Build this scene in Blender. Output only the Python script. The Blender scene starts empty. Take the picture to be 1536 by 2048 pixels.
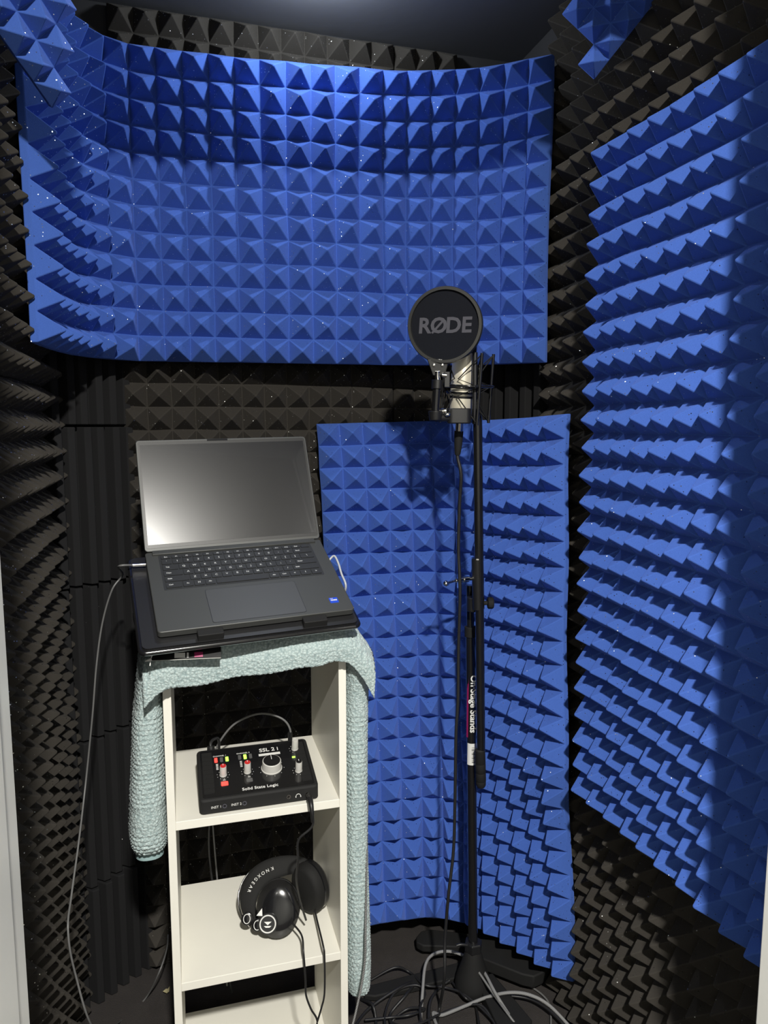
import bpy, bmesh, math, random
from mathutils import Vector, Matrix, Euler
random.seed(7)
C = bpy.context.scene.collection
PI = math.pi

# ------------------------------------------------------------------ camera
FPX = 1450.0
PITCH, YAW, EYE = math.radians(6.8), math.radians(15.7), 1.28
FWD = Vector((math.sin(YAW)*math.cos(PITCH), math.cos(YAW)*math.cos(PITCH), -math.sin(PITCH)))
RGT = Vector((math.cos(YAW), -math.sin(YAW), 0))
UPV = RGT.cross(FWD)
EYEP = Vector((0, 0, EYE))
cam_d = bpy.data.cameras.new('camera')
cam_d.sensor_fit = 'VERTICAL'; cam_d.sensor_height = 24
cam_d.lens = FPX/2048*24
cam_d.clip_start = 0.02
cam = bpy.data.objects.new('camera', cam_d); C.objects.link(cam)
cam.matrix_world = Matrix.Translation(EYEP) @ Matrix((RGT, UPV, -FWD)).transposed().to_4x4()
bpy.context.scene.camera = cam

def at(px, py, fwd=None, X=None, Y=None, Z=None):
    """world point seen at a pixel, at a given horizontal distance / plane"""
    d = FWD + (px-768)/FPX*RGT + (1024-py)/FPX*UPV
    if fwd is not None: t = fwd/(d.x*math.sin(YAW)+d.y*math.cos(YAW))
    elif X is not None: t = X/d.x
    elif Y is not None: t = Y/d.y
    else: t = (Z-EYE)/d.z
    return EYEP + t*d

# ------------------------------------------------------------------ materials
def new_mat(name):
    m = bpy.data.materials.new(name); m.use_nodes = True
    nt = m.node_tree; b = nt.nodes['Principled BSDF']
    return m, nt, b
def S(b, **k):
    names = {'col': 'Base Color', 'rough': 'Roughness', 'metal': 'Metallic', 'coat': 'Coat Weight', 'sheen': 'Sheen Weight',
             'spec': 'Specular IOR Level', 'ecol': 'Emission Color', 'emit': 'Emission Strength', 'trans': 'Transmission Weight', 'sss': 'Subsurface Weight'}
    for a, v in k.items():
        i = b.inputs[names[a]]
        i.default_value = (*v, 1) if isinstance(v, tuple) and len(v) == 3 else v
def noise_bump(nt, b, scale, strength, dist=0.001, detail=3):
    tc = nt.nodes.new('ShaderNodeTexCoord'); n = nt.nodes.new('ShaderNodeTexNoise'); bp = nt.nodes.new('ShaderNodeBump')
    n.inputs['Scale'].default_value = scale; n.inputs['Detail'].default_value = detail
    bp.inputs['Strength'].default_value = strength; bp.inputs['Distance'].default_value = dist
    nt.links.new(tc.outputs['Object'], n.inputs['Vector']); nt.links.new(n.outputs['Fac'], bp.inputs['Height'])
    nt.links.new(bp.outputs['Normal'], b.inputs['Normal'])
    return tc, n, bp
def plain(name, col, rough=.5, metal=0, bump=None, var=0, **k):
    m, nt, b = new_mat(name); S(b, col=col, rough=rough, metal=metal, **k)
    tc, n, bp = noise_bump(nt, b, *(bump or (300, .05, .0004)))
    if var:
        n2 = nt.nodes.new('ShaderNodeTexNoise'); n2.inputs['Scale'].default_value = 14; n2.inputs['Detail'].default_value = 4
        mx = nt.nodes.new('ShaderNodeMix'); mx.data_type = 'RGBA'
        mx.inputs['A'].default_value = (*[c*(1-var) for c in col], 1); mx.inputs['B'].default_value = (*[min(1, c*(1+var)) for c in col], 1)
        nt.links.new(tc.outputs['Object'], n2.inputs['Vector']); nt.links.new(n2.outputs['Fac'], mx.inputs['Factor'])
        nt.links.new(mx.outputs['Result'], b.inputs['Base Color'])
    return m
def foam_mat(name, col, sheen, glit=.985, spec=.1, thr=.18):
    m, nt, b = new_mat(name); S(b, col=col, rough=.85, sheen=sheen, spec=spec)
    b.inputs['Sheen Roughness'].default_value = .5
    b.inputs['Sheen Tint'].default_value = (*[min(1, c*1.6+.1) for c in col], 1)
    L = nt.links.new; N = nt.nodes.new
    tc = N('ShaderNodeTexCoord')
    n = N('ShaderNodeTexNoise'); n.inputs['Scale'].default_value = 900; n.inputs['Detail'].default_value = 3; n.inputs['Roughness'].default_value = .7
    L(tc.outputs['Object'], n.inputs['Vector'])
    mx = N('ShaderNodeMix'); mx.data_type = 'RGBA'
    mx.inputs['A'].default_value = (*[c*.72 for c in col], 1); mx.inputs['B'].default_value = (*[c*1.28 for c in col], 1)
    L(n.outputs['Fac'], mx.inputs['Factor']); L(mx.outputs['Result'], b.inputs['Base Color'])
    bp = N('ShaderNodeBump'); bp.inputs['Strength'].default_value = .35; bp.inputs['Distance'].default_value = .0008
    L(n.outputs['Fac'], bp.inputs['Height']); L(bp.outputs['Normal'], b.inputs['Normal'])
    # tiny cell-film flakes in the cut foam: little mirrors with random orientation
    v = N('ShaderNodeTexVoronoi'); v.inputs['Scale'].default_value = 330
    L(tc.outputs['Object'], v.inputs['Vector'])
    sep = N('ShaderNodeSeparateColor'); L(v.outputs['Color'], sep.inputs['Color'])
    big = N('ShaderNodeTexNoise'); big.inputs['Scale'].default_value = 9; L(tc.outputs['Object'], big.inputs['Vector'])
    ad = N('ShaderNodeMath'); ad.operation = 'MULTIPLY_ADD'; ad.inputs[1].default_value = .03; L(big.outputs['Fac'], ad.inputs[0]); L(sep.outputs['Red'], ad.inputs[2])
    g1 = N('ShaderNodeMath'); g1.operation = 'GREATER_THAN'; g1.inputs[1].default_value = glit+.015; L(ad.outputs[0], g1.inputs[0])
    g2 = N('ShaderNodeMath'); g2.operation = 'LESS_THAN'; g2.inputs[1].default_value = thr; L(v.outputs['Distance'], g2.inputs[0])
    g3 = N('ShaderNodeMath'); g3.operation = 'MULTIPLY'; L(g1.outputs[0], g3.inputs[0]); L(g2.outputs[0], g3.inputs[1])
    gl = N('ShaderNodeBsdfGlossy'); gl.inputs['Roughness'].default_value = .34; gl.inputs['Color'].default_value = (.95, .95, .92, 1)
    geo = N('ShaderNodeNewGeometry')
    vm = N('ShaderNodeVectorMath'); vm.operation = 'SUBTRACT'; vm.inputs[1].default_value = (.5, .5, .5); L(v.outputs['Color'], vm.inputs[0])
    vs = N('ShaderNodeVectorMath'); vs.operation = 'SCALE'; vs.inputs['Scale'].default_value = 1.1; L(vm.outputs[0], vs.inputs[0])
    va = N('ShaderNodeVectorMath'); va.operation = 'ADD'; L(vs.outputs[0], va.inputs[0]); L(geo.outputs['Normal'], va.inputs[1])
    vn = N('ShaderNodeVectorMath'); vn.operation = 'NORMALIZE'; L(va.outputs[0], vn.inputs[0]); L(vn.outputs[0], gl.inputs['Normal'])
    ms = N('ShaderNodeMixShader'); out = nt.nodes['Material Output']
    L(g3.outputs[0], ms.inputs['Fac']); L(b.outputs[0], ms.inputs[1]); L(gl.outputs[0], ms.inputs[2]); L(ms.outputs[0], out.inputs['Surface'])
    return m

M = {}
M['blue'] = foam_mat('blue_foam', (.053, .120, .43), .5, glit=.945, thr=.30)
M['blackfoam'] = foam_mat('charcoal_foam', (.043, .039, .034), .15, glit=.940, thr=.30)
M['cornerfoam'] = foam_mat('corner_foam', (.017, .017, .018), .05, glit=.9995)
M['wall'] = plain('painted_plaster', (.03, .03, .033), .9, bump=(60, .2, .001))
M['ceil'] = plain('dark_ceiling', (.12, .125, .14), .8, bump=(60, .2, .001))
M['hall'] = plain('white_hall_wall', (.42, .42, .40), .8, bump=(80, .15, .001))
M['trim'] = plain('white_gloss_trim', (.86, .86, .82), .35, bump=(25, .08, .001), var=.03)
M['carpet'] = plain('dark_carpet', (.035, .030, .028), 1, bump=(500, 1, .003, 5), var=.35)

# ------------------------------------------------------------------ mesh helpers
class MB:
    def __init__(s): s.bm = bmesh.new(); s.T = Matrix.Identity(4)
    def _v(s, p): return s.bm.verts.new(s.T @ Vector(p))
    def face(s, vs):
        try: return s.bm.faces.new(vs)
        except ValueError: return None
    def box(s, a, b, M4=None):
        (x0, y0, z0), (x1, y1, z1) = a, b
        ps = [(x0,y0,z0),(x1,y0,z0),(x1,y1,z0),(x0,y1,z0),(x0,y0,z1),(x1,y0,z1),(x1,y1,z1),(x0,y1,z1)]
        v = [s._v((M4 @ Vector(p)) if M4 else p) for p in ps]
        for f in ((0,3,2,1),(4,5,6,7),(0,1,5,4),(1,2,6,5),(2,3,7,6),(3,0,4,7)): s.face([v[i] for i in f])
        return s
    def rbox(s, a, b, r, seg=3, M4=None, axis=2):
        """box with rounded vertical (axis) edges"""
        (x0,y0,z0),(x1,y1,z1) = a, b
        pts = []
        for cx, cy, a0 in ((x1-r,y1-r,0),(x0+r,y1-r,PI/2),(x0+r,y0+r,PI),(x1-r,y0+r,1.5*PI)):
            for i in range(seg+1):
                t = a0+PI/2*i/seg; pts.append((cx+r*math.cos(t), cy+r*math.sin(t)))
        return s.prism(pts, z0, z1, M4)
    def prism(s, pts, z0, z1, M4=None):
        f = (lambda p: M4 @ Vector(p)) if M4 else (lambda p: p)
        lo = [s._v(f((x, y, z0))) for x, y in pts]; hi = [s._v(f((x, y, z1))) for x, y in pts]
        n = len(pts)
        s.face(lo[::-1]); s.face(hi)
        for i in range(n): s.face([lo[i], lo[(i+1) % n], hi[(i+1) % n], hi[i]])
        return s
    def rings(s, rs, closed_ends=True, loop=False):
        vv = [[s._v(p) for p in r] for r in rs]; n = len(vv[0])
        for a, b in zip(vv, vv[1:] + ([vv[0]] if loop else [])):
            for i in range(n): s.face([a[i], a[(i+1) % n], b[(i+1) % n], b[i]])
        if closed_ends and not loop: s.face(vv[0][::-1]); s.face(vv[-1])
        return s
    def tube(s, pts, r, seg=8, smooth=0, loop=False):
        pts = [Vector(p) for p in pts]
        if smooth: pts = catmull(pts, smooth, loop)
        n = len(pts); rs = []; prev = None
        for i, p in enumerate(pts):
            if loop: t = pts[(i+1) % n]-pts[i-1]
            else: t = pts[min(i+1, n-1)]-pts[max(i-1, 0)]
            t.normalize()
            if prev is None:
                u = t.cross(Vector((0, 0, 1)))
                if u.length < .1: u = t.cross(Vector((1, 0, 0)))
            else: u = prev-t*prev.dot(t)
            u.normalize(); prev = u; w = t.cross(u)
            rr = r(i/(n-1)) if callable(r) else r
            rs.append([p+rr*(math.cos(2*PI*k/seg)*u+math.sin(2*PI*k/seg)*w) for k in range(seg)])
        return s.rings(rs, loop=loop)
    def cyl(s, a, b, r, r2=None, seg=24):
        a, b = Vector(a), Vector(b)
        return s.tube([a, b], (lambda t: r+(r2-r)*t) if r2 is not None else r, seg)
    def lathe(s, prof, seg=32, M4=None):
        f = (lambda p: M4 @ Vector(p)) if M4 else (lambda p: p)
        return s.rings([[f((r*math.cos(2*PI*k/seg), r*math.sin(2*PI*k/seg), z)) for k in range(seg)] for r, z in prof])
    def build(s, name, mat, parent=None, smooth=None, bevel=0, bseg=2):
        me = bpy.data.meshes.new(name)
        bmesh.ops.recalc_face_normals(s.bm, faces=s.bm.faces)
        s.bm.to_mesh(me); s.bm.free()
        me.materials.append(mat)
        o = bpy.data.objects.new(name, me); C.objects.link(o)
        if parent: o.parent = parent
        if smooth is not None:
            for p in me.polygons: p.use_smooth = True
            me.set_sharp_from_angle(angle=math.radians(smooth))
        if bevel:
            m = o.modifiers.new('bevel', 'BEVEL'); m.width = bevel; m.segments = bseg; m.limit_method = 'ANGLE'; m.angle_limit = math.radians(35)
        return o
def catmull(p, k, loop=False):
    out = []; n = len(p)
    rng = range(n) if loop else range(n-1)
    for i in rng:
        if loop: a, b, c, d = p[i-1], p[i], p[(i+1) % n], p[(i+2) % n]
        else: a, b, c, d = p[max(i-1, 0)], p[i], p[i+1], p[min(i+2, n-1)]
        for j in range(k):
            t = j/k
            out.append(.5*((2*b)+(c-a)*t+(2*a-5*b+4*c-d)*t*t+(3*b-a-3*c+d)*t**3))
    if not loop: out.append(p[-1].copy())
    return out
def tag(o, label=None, cat=None, group=None, kind=None):
    if label: o['label'] = label
    if cat: o['category'] = cat
    if group: o['group'] = group
    if kind: o['kind'] = kind
    return o
def empty(name, loc=(0,0,0), rot=(0,0,0), mat=None):
    o = bpy.data.objects.new(name, None); C.objects.link(o)
    o.empty_display_size = .02
    if mat is not None: o.matrix_world = mat
    else: o.location = loc; o.rotation_euler = rot
    return o
def struct(mb, name, mat, **k):
    return tag(mb.build(name, mat, **k), kind='structure')
def resample(pts, n):
    """n+1 points evenly spaced by arc length on a smooth line through pts"""
    q = catmull([Vector(p) for p in pts], 24)
    L = [0]
    for a, b in zip(q, q[1:]): L.append(L[-1]+(b-a).length)
    out = []; j = 0
    for i in range(n+1):
        t = L[-1]*i/n
        while j < len(q)-2 and L[j+1] < t: j += 1
        s = (t-L[j])/max(1e-9, L[j+1]-L[j]); out.append(q[j].lerp(q[j+1], s))
    return out

# ------------------------------------------------------------------ foam
PT = .0508
def foam(name, grid, h, mat, side, label, cat='acoustic foam', group=None, base=.012, jit=.0012, tip=.07, bevel=.0016, inc=None):
    """grid[i][j]: valley points of pyramid sheet (columns i, rows j); side: direction the pyramids point to"""
    nu, nv = len(grid)-1, len(grid[0])-1
    side = Vector(side); bm = bmesh.new(); inc = inc or (lambda i, j: True)
    IN = lambda i, j: 0 <= i < nu and 0 <= j < nv and inc(i, j)
    nrm = [[None]*(nv+1) for _ in range(nu+1)]
    for i in range(nu+1):
        for j in range(nv+1):
            a = grid[min(i+1, nu)][j]-grid[max(i-1, 0)][j]; b = grid[i][min(j+1, nv)]-grid[i][max(j-1, 0)]
            n = a.cross(b).normalized()
            if n.dot(side) < 0: n = -n
            nrm[i][j] = n
    J = lambda: Vector((random.uniform(-jit, jit), random.uniform(-jit, jit), random.uniform(-jit, jit)))
    top, bot = {}, {}
    def corner_v(i, j):
        if (i, j) not in top:
            top[i, j] = bm.verts.new(grid[i][j]+J()); bot[i, j] = bm.verts.new(grid[i][j]-nrm[i][j]*base)
        return (i, j)
    for i in range(nu):
        for j in range(nv):
            if not IN(i, j): continue
            ks = [corner_v(i, j), corner_v(i+1, j), corner_v(i+1, j+1), corner_v(i, j+1)]
            q = [top[k] for k in ks]
            c = sum((v.co for v in q), Vector())/4
            n = (nrm[i][j]+nrm[i+1][j+1]+nrm[i+1][j]+nrm[i][j+1]).normalized()
            jj = J()*1.5; hh = h*random.uniform(.96, 1.03)
            t = [bm.verts.new(c+(v.co-c)*tip+n*hh+jj) for v in q]
            for k in range(4): bm.faces.new([q[k], q[(k+1) % 4], t[(k+1) % 4], t[k]])
            bm.faces.new(t)
            bm.faces.new([bot[k] for k in ks[::-1]])
            for (di, dj), e0, e1 in (((0,-1), 0, 1), ((1,0), 1, 2), ((0,1), 2, 3), ((-1,0), 3, 0)):
                if not IN(i+di, j+dj): bm.faces.new([top[ks[e0]], top[ks[e1]], bot[ks[e1]], bot[ks[e0]]])
    bmesh.ops.recalc_face_normals(bm, faces=bm.faces)
    me = bpy.data.meshes.new(name); bm.to_mesh(me); bm.free(); me.materials.append(mat)
    for p in me.polygons: p.use_smooth = True
    me.set_sharp_from_angle(angle=math.radians(25))
    o = bpy.data.objects.new(name, me); C.objects.link(o)
    if bevel:
        m = o.modifiers.new('bevel', 'BEVEL'); m.width = bevel; m.segments = 2; m.limit_method = 'ANGLE'; m.angle_limit = math.radians(25)
    tag(o, label, cat, group)
    return o
def flat_grid(o, du, dv, nu, nv):
    o, du, dv = Vector(o), Vector(du), Vector(dv)
    return [[o+du*i+dv*j for j in range(nv+1)] for i in range(nu+1)]

XL, XR, YB, ZC, YD = -.262, .797, 1.68, 2.140, .64      # valley planes of the black foam; ceiling; inner face of the front wall
HP = .040

# blue sheet across the back, curling forward at both ends
plan = [(-.214,1.30),(-.205,1.40),(-.175,1.52),(-.100,1.595),(.02,1.60),(.113,1.59),(.263,1.578),(.40,1.572),(.531,1.556),(.66,1.50),(.752,1.415)]
pl = resample([(x, y, 0) for x, y in plan], 24)
grid = []
for i, p in enumerate(pl):
    u = i/24; col = []
    for j in range(13):
        v = j/12
        z = 1.413+.612*v + .004*math.sin(u*9)*v
        off = .004*math.sin(v*7+u*5)
        col.append(Vector((p.x, p.y+off, z)))
    grid.append(col)
foam('foam_panel', grid, HP, M['blue'], (0, -1, 0), 'wide blue pyramid foam sheet curling across the upper back wall')
# blue sheet low on the back corner behind the microphone stand
tops = resample([(.30,1.632,1.283),(.45,1.60,1.287),(.575,1.585,1.290),(.645,1.53,1.292),(.70,1.42,1.296),(.741,1.298,1.304)], 12)
bots = resample([(.345,1.565,.085),(.46,1.565,.085),(.57,1.555,.08),(.645,1.505,.078),(.72,1.40,.08),(.783,1.268,.085)], 12)
mids = resample([(.325,1.60,.60),(.46,1.598,.60),(.58,1.585,.60),(.655,1.51,.60),(.70,1.39,.60),(.735,1.262,.60)], 12)
grid = []
for i in range(13):
    a, m, b = bots[i], mids[i], tops[i]; col = []
    zs = [a.z+(b.z-a.z)*j/24 for j in range(25)]
    for j, z in enumerate(zs):
        t = (z-a.z)/(b.z-a.z)
        q = a*(1-t)*(1-2*t)+m*4*t*(1-t)+b*t*(2*t-1)
        u = i/12
        q = Vector((q.x, q.y, z))
        bl = max(0, u-.5)*2
        q += Vector((-.55, -.8, 0))*(.024*bl*math.exp(-((z-.60)/.09)**2)-.012*bl*math.exp(-((z-.40)/.08)**2))
        q += Vector((0, -.004*math.sin(z*17+u*3), 0))
        col.append(q)
    grid.append(col)
foam('foam_panel', grid, HP, M['blue'], (-.5, -1, 0), 'tall blue pyramid foam sheet bent into the corner behind the microphone stand')
# blue sheet on the right wall
foam('foam_panel', [[Vector((.745+.006*math.sin(j*.25+i*.4)*(1 if i > 1 else .3), 1.205-PT*i, .555+PT*j*1.0)) for j in range(25)] for i in range(13)], HP, M['blue'], (-1, 0, 0),
     'tall blue pyramid foam sheet running along the right wall')

# black foam: back, left and right walls
def rows(z0, z1): return max(1, round((z1-z0)/PT))
lev = ['lowest at the floor', 'second from the floor', 'third from the floor', 'topmost']
zs = [0, 12*PT, 24*PT, 36*PT, 42*PT]
for k in range(4):
    n = rows(zs[k], zs[k+1])
    foam('foam_panel', flat_grid((-.115, YB, zs[k]), (PT, 0, 0), (0, 0, PT), 12, n), HP, M['blackfoam'], (0, -1, 0),
         'wide black foam panel, back wall, ' + lev[k], group='black foam on the back wall')
    foam('foam_panel', flat_grid((-.115+12*PT+.002, YB, zs[k]), (PT, 0, 0), (0, 0, PT), 3, n), HP, M['blackfoam'], (0, -1, 0),
         'narrow black foam strip at the back wall right end, ' + lev[k], group='black foam on the back wall')
zl = [-.0*PT, 3*PT-.015, 15*PT-.015, 27*PT-.015, 39*PT-.015, 42*PT]
llev = ['lowest row', 'second row up', 'third row up', 'fourth row up', 'top row']
for k in range(5):
    n = rows(zl[k], zl[k+1]); d = (zl[k+1]-zl[k])/n
    for c, (ys, w) in enumerate((((1.625), 'far'), ((1.625-12*PT-.003), 'near'))):
        nn = 12 if c == 0 else 8
        foam('foam_panel', flat_grid((XL+(.004 if (k+c) % 2 else 0), ys, zl[k]), (0, -PT, 0), (0, 0, d), nn, n), HP, M['blackfoam'], (1, 0, 0),
             'black foam panel on the left wall, %s, %s' % (llev[k], 'far corner' if c == 0 else 'doorway end'), group='black foam on the left wall')
rl = ['lowest row', 'second row up', 'third row up', 'top row']
for k in range(4):
    n = rows(zs[k], zs[k+1])
    for c in range(2):
        foam('foam_panel', flat_grid((XR, 1.475-c*12*PT, zs[k]), (0, -PT, 0), (0, 0, PT), 12 if c == 0 else 5, n), HP, M['blackfoam'], (-1, 0, 0),
             'black foam panel on the right wall, %s, %s end' % (rl[k], 'back corner' if c == 0 else 'doorway'), group='black foam on the right wall')

# grooved corner foam, vertical wedges
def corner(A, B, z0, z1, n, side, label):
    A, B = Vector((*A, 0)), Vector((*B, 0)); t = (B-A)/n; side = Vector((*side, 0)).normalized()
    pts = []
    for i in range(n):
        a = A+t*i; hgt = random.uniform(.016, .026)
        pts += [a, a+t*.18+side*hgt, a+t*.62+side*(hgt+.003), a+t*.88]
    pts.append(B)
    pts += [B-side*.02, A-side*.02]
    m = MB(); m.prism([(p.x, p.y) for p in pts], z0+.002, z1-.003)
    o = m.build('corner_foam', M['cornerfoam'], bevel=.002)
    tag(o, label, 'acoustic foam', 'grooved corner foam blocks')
zc = [0, .275, .61, .946, 1.28, 1.615, 1.95, 2.09]
clv = ['resting on the floor', 'second from the floor', 'third from the floor', 'level with the laptop lid', 'just below the wide blue sheet', 'behind the wide blue sheet', 'under the ceiling']
for k in range(7):
    if k in (5, 6): continue
    jx = random.uniform(-.003, .003)
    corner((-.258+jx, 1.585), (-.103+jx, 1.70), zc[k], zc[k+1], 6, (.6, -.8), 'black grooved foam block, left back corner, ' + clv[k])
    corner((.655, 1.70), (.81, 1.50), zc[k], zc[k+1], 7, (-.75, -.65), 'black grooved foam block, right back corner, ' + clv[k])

# blue off-cuts bridging the ceiling corners
def offcut(p0, u, v, nu, nv, fwd, nrm, label, sag, sh):
    P0 = at(*p0, fwd=fwd); nrm = Vector(nrm).normalized(); g = []
    def hit(px, py):
        d = FWD+(px-768)/FPX*RGT+(1024-py)/FPX*UPV
        return EYEP+d*((P0-EYEP).dot(nrm)/d.dot(nrm))
    U = hit(p0[0]+u[0], p0[1]+u[1])-P0; V = hit(p0[0]+v[0], p0[1]+v[1])-P0
    U = U.normalized()*PT*.72; V = (V-U*(V.dot(U)/U.dot(U))).normalized()*PT*.72
    for i in range(nu+1):
        g.append([P0+U*i+V*j-nrm*sag*(j*j*.0008+i*i*.0004) for j in range(nv+1)])
    return foam('foam_panel', g, HP*.74, M['blue'], nrm, label, inc=lambda i, j: i >= round(sh*j))
offcut((104, 216), (-26, -37), (40, -28), 11, 6, 1.10, (.42, -.76, -.45), 'blue pyramid foam off-cut bridging the upper left ceiling corner', 1, 1.1)
offcut((1188, 160), (26, -33), (-33, -31), 12, 7, 1.33, (-.45, -.80, -.45), 'blue pyramid foam off-cut bridging the upper right ceiling corner', 1, .6)

# ------------------------------------------------------------------ shell
W = .04
struct(MB().box((-1.2, -2.2, -.05), (1.9, 1.80, 0)), 'floor', M['carpet'])
struct(MB().box((XL-.02-.06, YD-.1, 0), (XL-.014, 1.80, ZC+.1)), 'wall_left', M['wall'])
struct(MB().box((XR+.014, YD-.1, 0), (XR+.08, 1.80, ZC+.1)), 'wall_right', M['wall'])
struct(MB().box((XL-.02, YB+.014, 0), (XR+.02, 1.80, ZC+.1)), 'wall_back', M['wall'])
struct(MB().box((XL-.02, YD, ZC), (XR+.02, 1.80, ZC+.06)), 'ceiling', M['ceil'])
JL, JR, HZ = -.143, .646, 2.080
mb = MB()
mb.box((-1.2, YD-.12, 0), (JL-.02, YD, 2.6)); mb.box((JR+.02, YD-.12, 0), (1.9, YD, 2.6)); mb.box((JL-.02, YD-.12, HZ+.02), (JR+.02, YD, 2.6))
struct(mb, 'wall_front', M['hall'])
def jamb(x, sg, name):
    m = MB(); m.box((min(x, x-sg*.02), YD-.125, 0), (max(x, x-sg*.02), YD+.004, HZ))           # lining
    m.box((min(x-sg*.085, x+sg*.0035), YD-.14, 0), (max(x-sg*.085, x+sg*.0035), YD-.045, HZ+.06)) if sg > 0 else m.box((x-.0035, YD-.14, 0), (x+.085, YD-.12, HZ+.06))
    return struct(m, name, M['trim'], bevel=.0015)
jamb(JL, 1, 'trim_1'); jamb(JR, -1, 'trim_2')
struct(MB().box((JL-.02, YD-.125, HZ), (JR+.02, YD+.004, HZ+.02)), 'trim_3', M['trim'])
struct(MB().box((-1.24, -2.2, 0), (-1.2, YD, 2.6)), 'wall_hall_left', M['hall'])
struct(MB().box((1.9, -2.2, 0), (1.94, YD, 2.6)), 'wall_hall_right', M['hall'])
struct(MB().box((-1.24, -2.24, 0), (1.94, -2.2, 2.6)), 'wall_hall_back', M['hall'])
struct(MB().box((-1.24, -2.24, 2.6), (1.94, YD, 2.64)), 'ceiling_hall', M['hall'])

# ------------------------------------------------------------------ more materials
M['shelf'] = plain('white_laminate', (.84, .82, .74), .38, bump=(40, .05, .0005), var=.03)
M['deck'] = plain('dark_grey_metal', (.062, .064, .062), .45, metal=.3, bump=(900, .1, .0003))
M['screen'] = plain('matte_screen', (.003, .003, .005), .23, bump=(6, .02, .001), spec=1.0, coat=.35)
M['bezel'] = plain('black_bezel', (.02, .02, .02), .4)
M['key'] = plain('black_key', (.022, .023, .024), .5)
M['keymark'] = plain('grey_legend', (.55, .56, .56), .5)
M['black'] = plain('satin_black', (.010, .010, .011), .42)
M['gblack'] = plain('gloss_black', (.009, .009, .010), .18, coat=.4)
M['rubber'] = plain('black_rubber', (.012, .012, .012), .75, spec=.25)
M['mattblack'] = plain('matt_black', (.014, .014, .014), .7, spec=.25)
M['chrome'] = plain('chrome', (.78, .77, .74), .14, metal=1)
M['nickel'] = plain('satin_nickel', (.74, .69, .56), .36, metal=.35, bump=(900, .08, .0003))
M['white'] = plain('white_print', (.75, .75, .73), .6)
M['greyprint'] = plain('grey_print', (.075, .075, .09), .7, spec=.2)
M['magenta'] = plain('magenta_print', (.30, .012, .10), .5)
M['blueprint'] = plain('blue_sticker', (.01, .06, .55), .4)
M['knobwhite'] = plain('pale_grey_knob', (.55, .54, .51), .45)
M['knobred'] = plain('red_knob_cap', (.55, .03, .03), .45)
M['cable'] = plain('black_cable', (.016, .016, .017), .45)
M['gcable'] = plain('grey_cable', (.14, .14, .14), .4)
M['dimled'] = plain('unlit_button', (.10, .10, .10), .4)
M['clearplastic'] = plain('smoked_plastic', (.12, .12, .11), .12)
def glow(name, col, e):
    m, nt, b = new_mat(name); S(b, col=col, rough=.4, ecol=col, emit=e); noise_bump(nt, b, 200, .05); return m
M['ledred'] = glow('red_led', (1, .04, .03), 2.2); M['ledgreen'] = glow('green_led', (.35, 1, .08), 1.6)
# braided cable: fine light and dark banding
def braid(name, a, c, sc):
    m, nt, b = new_mat(name); L = nt.links.new; N = nt.nodes.new
    tc = N('ShaderNodeTexCoord'); w_ = N('ShaderNodeTexWave'); w_.bands_direction = 'DIAGONAL'; w_.inputs['Scale'].default_value = sc; w_.inputs['Distortion'].default_value = 1
    mx = N('ShaderNodeMix'); mx.data_type = 'RGBA'; mx.inputs['A'].default_value = (*a, 1); mx.inputs['B'].default_value = (*c, 1)
    L(tc.outputs['Object'], w_.inputs['Vector']); L(w_.outputs['Fac'], mx.inputs['Factor']); L(mx.outputs['Result'], b.inputs['Base Color']); S(b, rough=.5)
    bp = N('ShaderNodeBump'); bp.inputs['Strength'].default_value = .5; bp.inputs['Distance'].default_value = .001; L(w_.outputs['Fac'], bp.inputs['Height']); L(bp.outputs['Normal'], b.inputs['Normal'])
    return m
M['braid'] = braid('grey_braid', (.10, .10, .10), (.36, .36, .36), 260)
M['braid2'] = braid('striped_braid', (.03, .03, .03), (.34, .34, .34), 170)
# perforated mesh
def mesh_mat():
    m, nt, b = new_mat('perforated_metal'); L = nt.links.new; N = nt.nodes.new
    tc = N('ShaderNodeTexCoord'); v = N('ShaderNodeTexVoronoi'); v.inputs['Scale'].default_value = 330; v.inputs['Randomness'].default_value = .12
    r = N('ShaderNodeMath'); r.operation = 'LESS_THAN'; r.inputs[1].default_value = .33
    mx = N('ShaderNodeMix'); mx.data_type = 'RGBA'; mx.inputs['A'].default_value = (.032, .032, .034, 1); mx.inputs['B'].default_value = (.004, .004, .004, 1)
    L(tc.outputs['Object'], v.inputs['Vector']); L(v.outputs['Distance'], r.inputs[0]); L(r.outputs[0], mx.inputs['Factor']); L(mx.outputs['Result'], b.inputs['Base Color'])
    S(b, rough=.35, metal=.5); return m
M['mesh'] = mesh_mat()
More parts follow.
